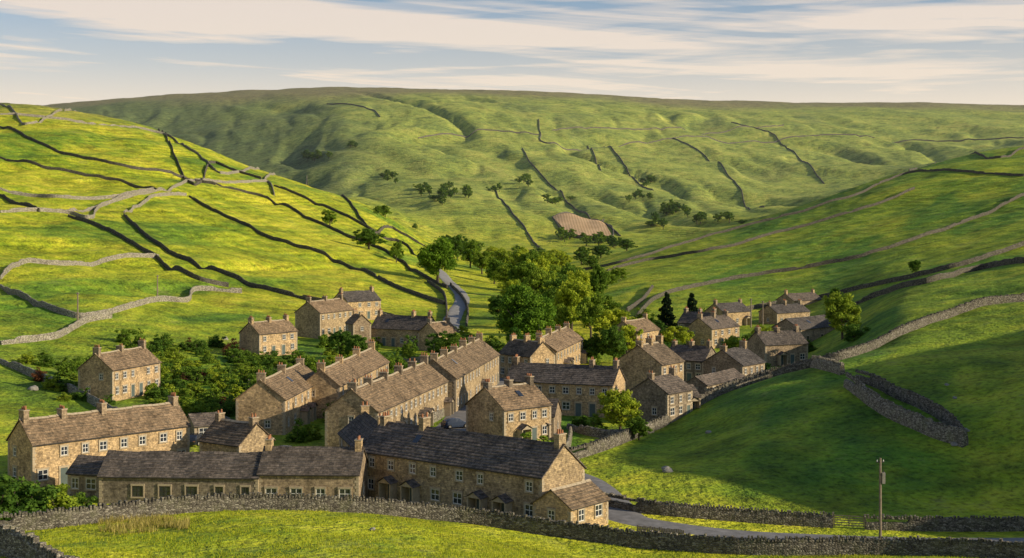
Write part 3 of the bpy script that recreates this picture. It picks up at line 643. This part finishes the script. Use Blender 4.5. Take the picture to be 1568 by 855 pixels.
bush=[(210,290,5.5,8,0),(235,285,4,6,0),(190,300,4,5,0),(250,300,4,6,0),(355,300,4.5,6,2),(290,302,3,4,2),(430,330,4,6,0),(60,245,3,4,2),(85,240,3,5,0),(100,255,3.5,5,0),(70,262,3,5,0),(120,262,4,6,0),(40,262,2.5,5,1),
(265,270,4,6,1),(290,262,3.5,6,0),(320,262,3.5,5,1),(350,258,3,6,0),(270,245,3.5,6,0),(300,238,3.5,7,1),(330,235,3.5,6,0),(360,238,3,6,1),(390,245,4,6,0),(395,262,4,5,1),(415,270,4,5,0),(445,255,4,5,0),(350,222,3.2,6,0),(320,218,3,5,1),(290,222,3,5,0),(265,225,3,5,0),(240,222,3,4,1),
(210,210,3,5,0),(235,206,2.6,4,2),(255,203,2.6,4,0),(200,203,3,5,0),(275,205,2.5,4,0),(375,215,3.5,5,0),(455,285,4,6,0),(480,280,4,6,0),(510,285,4,6,1),(540,280,4,6,0),(570,285,4,6,0),(600,285,3.5,6,0),(455,194,3.5,4,0),(475,196,3,4,1),(500,205,3.2,4,0),(510,212,3.5,4,0),(375,192,2.5,3,0),
(640,270,3,6,0),(610,262,3,5,0),(600,212,2.5,3,1),(655,203,1.8,2.5,0),(668,209,1.8,2.5,1),(635,196,1.6,2.5,0),(865,255,4,6,0),(900,260,4,6,1),(880,247,3,5,0),(1030,240,3.5,5,0),(1060,235,3,5,0),(1048,228,2.5,4,0),(890,207,2.5,4,0),(915,203,3,4,0),(1145,262,4,6,0),(1160,275,4,6,0),(1085,285,4,6,0),(1240,310,3,5,0),
(150,270,4,6,0),(170,255,3,5,0),(305,300,3.5,6,0),(330,310,3.5,6,0),(370,285,3,5,0),(395,320,3.5,5,0),(1100,420,4,6,1),(1070,420,5,7,0),(985,420,5,8,1),(1000,400,4,7,0),(960,380,5,8,1),(140,240,2.5,4,0),(255,250,3,5,0)]
Rb=random.Random(3)
for k in range(110):
    px=Rb.uniform(225,480);d=Rb.uniform(208,300);bush.append((px,d,Rb.uniform(1.6,3.6),Rb.uniform(3,6.5),Rb.choice([0,0,0,1,1,2]) if k%5==0 else Rb.choice([0,0,1])))
for k in range(40):
    bush.append((Rb.uniform(490,760),Rb.uniform(262,340),Rb.uniform(2,4.5),Rb.uniform(3,6),Rb.choice([0,0,1])))
for k in range(40):
    bush.append((Rb.uniform(870,1190),Rb.uniform(220,360),Rb.uniform(2,4),Rb.uniform(3,5),Rb.choice([0,0,1])))
for k in range(12):
    bush.append((Rb.uniform(40,170),Rb.uniform(225,275),Rb.uniform(1.5,3),Rb.uniform(3,5),Rb.choice([0,1])))
for px,d,h,w,y in bush:
    p=P(px,d)
    if any(np.linalg.norm(p-c)<r*.62 for c,r in HOUSES): continue
    put([BU,BUY,BUR][y],p,h*.9,w*.85,'shrub')
far=link(bpy.data.objects.new('distant_trees',None))
for cx,cy,n,sx,sy in ((678,300,18,24,10),(480,242,14,22,6),(592,275,8,14,8),(803,278,6,9,7),(850,310,7,14,6),(990,282,8,14,6),(1030,325,16,20,7),(985,305,5,10,5),(650,292,4,8,5),(720,300,5,12,5),(1095,340,8,40,5),(870,368,7,25,5),(915,375,8,25,5),(760,295,3,8,4),(1000,345,6,20,5),(945,378,6,15,4),(540,225,3,10,4)):
    for i in range(n):
        p=sight(cx+random.gauss(0,sx*.55),cy+random.gauss(0,sy*.55),1050)
        put(FT,p,random.uniform(5,12),random.uniform(8,16),'far_tree',far)
# ------------------------------------------------------------------ foreground grass tufts
def blades(name,N,dx,dy,hmin,hmax,wd,mat,patch):
    R=np.random.RandomState(5)
    px=R.uniform(dx[0],dx[1],N);d=R.uniform(dy[0],dy[1],N);x=(px-784)/F*d;y=d
    k=vn(x/1.6,y/1.6,77)+.6*vn(x/.5,y/.5,78)>patch;x=x[k];y=y[k];n=len(x);z=G(x,y)
    h=R.uniform(hmin,hmax,n);a=R.uniform(0,6.283,n);lx=R.uniform(-.4,.4,n)*h;ly=R.uniform(-.4,.4,n)*h
    p0=np.stack([x-np.cos(a)*wd,y-np.sin(a)*wd,z-.03],-1);p1=np.stack([x+np.cos(a)*wd,y+np.sin(a)*wd,z-.03],-1);p2=np.stack([x+lx,y+ly,z+h],-1)
    V=np.stack([p0,p1,p2],1).reshape(-1,3);me=bpy.data.meshes.new(name)
    me.from_pydata(V.tolist(),[],[(3*i,3*i+1,3*i+2) for i in range(n)]);me.materials.append(mat)
    at=me.attributes.new('tone','FLOAT','FACE');at.data.foreach_set('value',R.rand(n).astype(np.float32))
    return link(bpy.data.objects.new(name,me))
blades('grass_tufts',120000,(-40,1620),(88,131),.06,.22,.03,m_blade,-.15)
blades('rush_tufts',3500,(150,290),(117,126),.3,.8,.03,m_rush,-.1)
# ------------------------------------------------------------------ rocks
def rock(p,s,name='boulder'):
    bpy.ops.mesh.primitive_ico_sphere_add(subdivisions=3,radius=s,location=(p[0],p[1],float(G(p[0],p[1]))+s*.15));o=bpy.context.object;o.name=name
    for v_ in o.data.vertices:
        c=v_.co/s;f=1+.3*float(vn(c.x*1.7+p[0],c.y*1.7+c.z*2,9))+.12*float(vn(c.x*5,c.y*5+c.z*4,4));v_.co=v_.co*f;v_.co.z*=.65
    o.rotation_euler=(random.random()*.4,0,random.random()*6);o.data.materials.append(m_rock)
for px,py,s in ((1022,722,.7),(1085,663,.4),(1462,610,.3),(50,597,.8),(570,812,.25),(1450,590,.3),(345,520,.7),(1462,682,.45),(1480,660,.4)):
    rock(sight(px,py),s)
# ------------------------------------------------------------------ cars
def car(p,ang,paint):
    root=link(bpy.data.objects.new('parked_car',None));z=float(G(p[0],p[1]))+.12;root.location=(p[0],p[1],z);root.rotation_euler=(0,0,ang)
    S_=[(-2.05,.55,.62,.5,.62),(-1.95,.75,.85,.6,.88),(-1.75,.82,.92,.62,1.15),(-1.1,.84,.95,.62,1.40),(-.2,.85,.95,.62,1.45),(.35,.85,.94,.6,1.40),(1.0,.84,.9,.7,.94),(1.6,.8,.82,.6,.84),(1.95,.7,.68,.5,.70),(2.08,.55,.5,.4,.52)]
    b_=MB();rings=[]
    for x,hw,zb,rw,zr in S_:
        rings.append([(x,-hw*.94,.22),(x,-hw,.45),(x,-hw*.98,zb),(x,-rw,zr),(x,0,zr+.03),(x,rw,zr),(x,hw*.98,zb),(x,hw,.45),(x,hw*.94,.22)])
    for i in range(len(rings)-1):
        for j in range(8):
            gl=(j in (2,5) and 2<=i<=4) or (j in (3,4) and i==5) or (j in (3,4) and i==1) or (j in (2,5) and i==5)
            b_.quad([rings[i][j],rings[i+1][j],rings[i+1][j+1],rings[i][j+1]],1 if gl else 0)
    b_.quad(rings[0],0);b_.quad(rings[-1][::-1],0)
    b_.obj('body',[paint,m_glass],root)
    w=MB()
    for x in (-1.3,1.3):
        for y in (-.82,.82):
            w.tube((x,y-.1,.32),(x,y+.1,.32),.32,.32,0,14)
            for yy in (y-.1,y+.1): w.quad([(x+.32*math.cos(k*.449),yy,.32+.32*math.sin(k*.449)) for k in range(14)],0)
            for yy in (y-.11,y+.11): w.quad([(x+.19*math.cos(k*.7854),yy,.32+.19*math.sin(k*.7854)) for k in range(8)],1)
    w.obj('wheels',[m_tyre,m_rock],root)
    l=MB()
    for y in (-.55,.55): l.box(2.0,2.07,y-.14,y+.14,.56,.66,0);l.box(-2.06,-2.0,y-.14,y+.14,.62,.74,1)
    l.obj('lights',[m_white,m_pot],root)
car(P(430,181),math.radians(175),m_car1);car(P(697,206),math.radians(30),m_car2);car(P(300,191),1.4,m_car1)
# ------------------------------------------------------------------ poles, gate, fence
def pole(p,h,trans=False,r=.15):
    root=link(bpy.data.objects.new('utility_pole',None));root.location=(p[0],p[1],float(G(p[0],p[1])))
    m=MB();m.cyl(0,0,-.5,h,r,r*.7,0,10);m.obj('pole',[m_wood],root)
    c=MB();c.box(-.35,.35,-.05,.05,h-.4,h-.3,0)
    for x in (-.28,.28): c.cyl(x,0,h-.3,h-.14,.05,.03,1,6)
    c.obj('crossarm',[m_dark,m_white],root)
    if trans:
        t=MB();t.box(.14,.42,-.16,.16,h-2.3,h-1.3,0);t.cyl(.28,0,h-1.3,h-1.1,.06,.04,1,6);t.obj('transformer',[m_rock,m_dark],root)
pole(P(1348,128.5),8.4,True);pole(sight(119,500),7.5,r=.2);pole(P(1168,380),8,r=.2);pole(P(1150,392),8,r=.2);pole(sight(241,455),6,r=.2)
a=P(1275,145);b2=P(1325,144.2);g=MB();dv=b2-a;Lg=float(np.linalg.norm(dv))
for z in (.25,.5,.75,.98,1.2): g.box(.1,Lg-.1,-.03,.03,z,z+.09,0)
g.box(.1,.2,-.05,.05,.2,1.35,0);g.box(Lg-.2,Lg-.1,-.05,.05,.2,1.35,0);g.box(-.1,.08,-.1,.1,-.3,1.5,0);g.box(Lg-.08,Lg+.1,-.1,.1,-.3,1.5,0);g.box(Lg/2-.05,Lg/2+.05,-.05,.05,.2,1.3,0)
o=g.obj('field_gate',[m_wood]);o.location=(a[0],a[1],float(G(a[0],a[1])));o.rotation_euler=(0,0,math.atan2(dv[1],dv[0]))
f=MB();pa=P(975,135.5);pb=P(1048,133.5);dv=pb-pa;Lf=float(np.linalg.norm(dv))
x=0
while x<Lf: f.box(x,x+.13,-.02,.02,0,1.25+random.uniform(-.05,.05),0);x+=.17
f.box(0,Lf,.02,.08,.3,.4,0);f.box(0,Lf,.02,.08,.85,.95,0)
o=f.obj('wooden_fence',[m_wood]);o.location=(pa[0],pa[1],float(G(pa[0],pa[1])));o.rotation_euler=(0,0,math.atan2(dv[1],dv[0]))
# ------------------------------------------------------------------ haze filling the far dale (thin real scattering air)
hm=bpy.data.materials.new('evening_haze');hm.use_nodes=True;nt=hm.node_tree;nt.nodes.clear()
ho=nt.nodes.new('ShaderNodeOutputMaterial');vs=nt.nodes.new('ShaderNodeVolumeScatter');vs.inputs['Color'].default_value=(.93,.95,1,1);vs.inputs['Density'].default_value=.00004;vs.inputs['Anisotropy'].default_value=.2
nt.links.new(vs.outputs[0],ho.inputs['Volume'])
hz_=MB();hz_.box(-3200,4200,650,4550,-60,620,0);hz_.obj('haze',[hm])
# ------------------------------------------------------------------ light, sky, camera
AZ=math.radians(107);EL=math.radians(20)
sd=Vector((math.sin(AZ)*math.cos(EL),math.cos(AZ)*math.cos(EL),math.sin(EL)))
L=bpy.data.lights.new('sun','SUN');L.energy=5;L.angle=math.radians(.53);L.color=(1,.86,.63)
so=link(bpy.data.objects.new('sun',L));so.rotation_euler=sd.to_track_quat('Z','Y').to_euler()
w=bpy.data.worlds.new('World');scene.world=w;w.use_nodes=True;nt=w.node_tree;nt.nodes.clear()
out=nt.nodes.new('ShaderNodeOutputWorld');bg=nt.nodes.new('ShaderNodeBackground');nt.links.new(bg.outputs[0],out.inputs[0]);bg.inputs[1].default_value=.1
sky=nt.nodes.new('ShaderNodeTexSky');sky.sky_type='NISHITA';sky.sun_disc=False;sky.sun_elevation=EL;sky.sun_rotation=AZ;sky.altitude=200
tc=nt.nodes.new('ShaderNodeTexCoord').outputs['Generated']
sp=nd(nt,'ShaderNodeSeparateXYZ',{0:tc})
def streak(kx,kz,tilt,det,dist,off):
    zz=mth(nt,'ADD',mth(nt,'MULTIPLY',sp.outputs[2],kz),mth(nt,'MULTIPLY',sp.outputs[0],tilt))
    cv=nd(nt,'ShaderNodeCombineXYZ',{'X':mth(nt,'ADD',mth(nt,'MULTIPLY',sp.outputs[0],kx),off),'Y':mth(nt,'MULTIPLY',sp.outputs[1],2.0),'Z':zz}).outputs[0]
    return noise(nt,cv,1.0,det,.55,dist)
n1=streak(2.6,50,3.0,5,.7,2.3);n2=streak(6,110,-4,4,.8,5)
nn=mth(nt,'ADD',mth(nt,'MULTIPLY',n1,.75),mth(nt,'MULTIPLY',n2,.25))
cl=ramp(nt,nn,[(.42,g3(0)),(.49,g3(.55)),(.56,g3(1))])
fade=ramp(nt,sp.outputs[2],[(.04,g3(1)),(.2,g3(.9)),(.5,g3(.15))])
hz=ramp(nt,sp.outputs[2],[(.075,g3(.9)),(.105,g3(.45)),(.15,g3(.05))])
fac=mth(nt,'MAXIMUM',mth(nt,'MULTIPLY',cl,fade),hz)
ccol=ramp(nt,sp.outputs[2],[(.07,(1.0,.86,.69)),(.14,(.93,.80,.69)),(.4,(.45,.47,.53))])
cc=nd(nt,'ShaderNodeVectorMath',{0:ccol,'Scale':9.6},operation='SCALE').outputs[0]
skb=mixc(nt,1.0,sky.outputs[0],(.80,.98,1.2),'MULTIPLY')
mx=mixc(nt,fac,skb,(1,1,1));nt.links.new(cc,mx.node.inputs[7])
nt.links.new(mx,bg.inputs[0])
cam=bpy.data.cameras.new('camera');co=link(bpy.data.objects.new('camera',cam));co.location=(0,0,CZ);co.rotation_euler=(math.radians(90),0,0)
cam.sensor_width=36;cam.lens=F/1568*36;cam.shift_y=-(427.5-PH)/1568;cam.clip_start=1;cam.clip_end=20000
scene.camera=co
scene.view_settings.view_transform='Standard';scene.view_settings.look='None';scene.view_settings.exposure=0
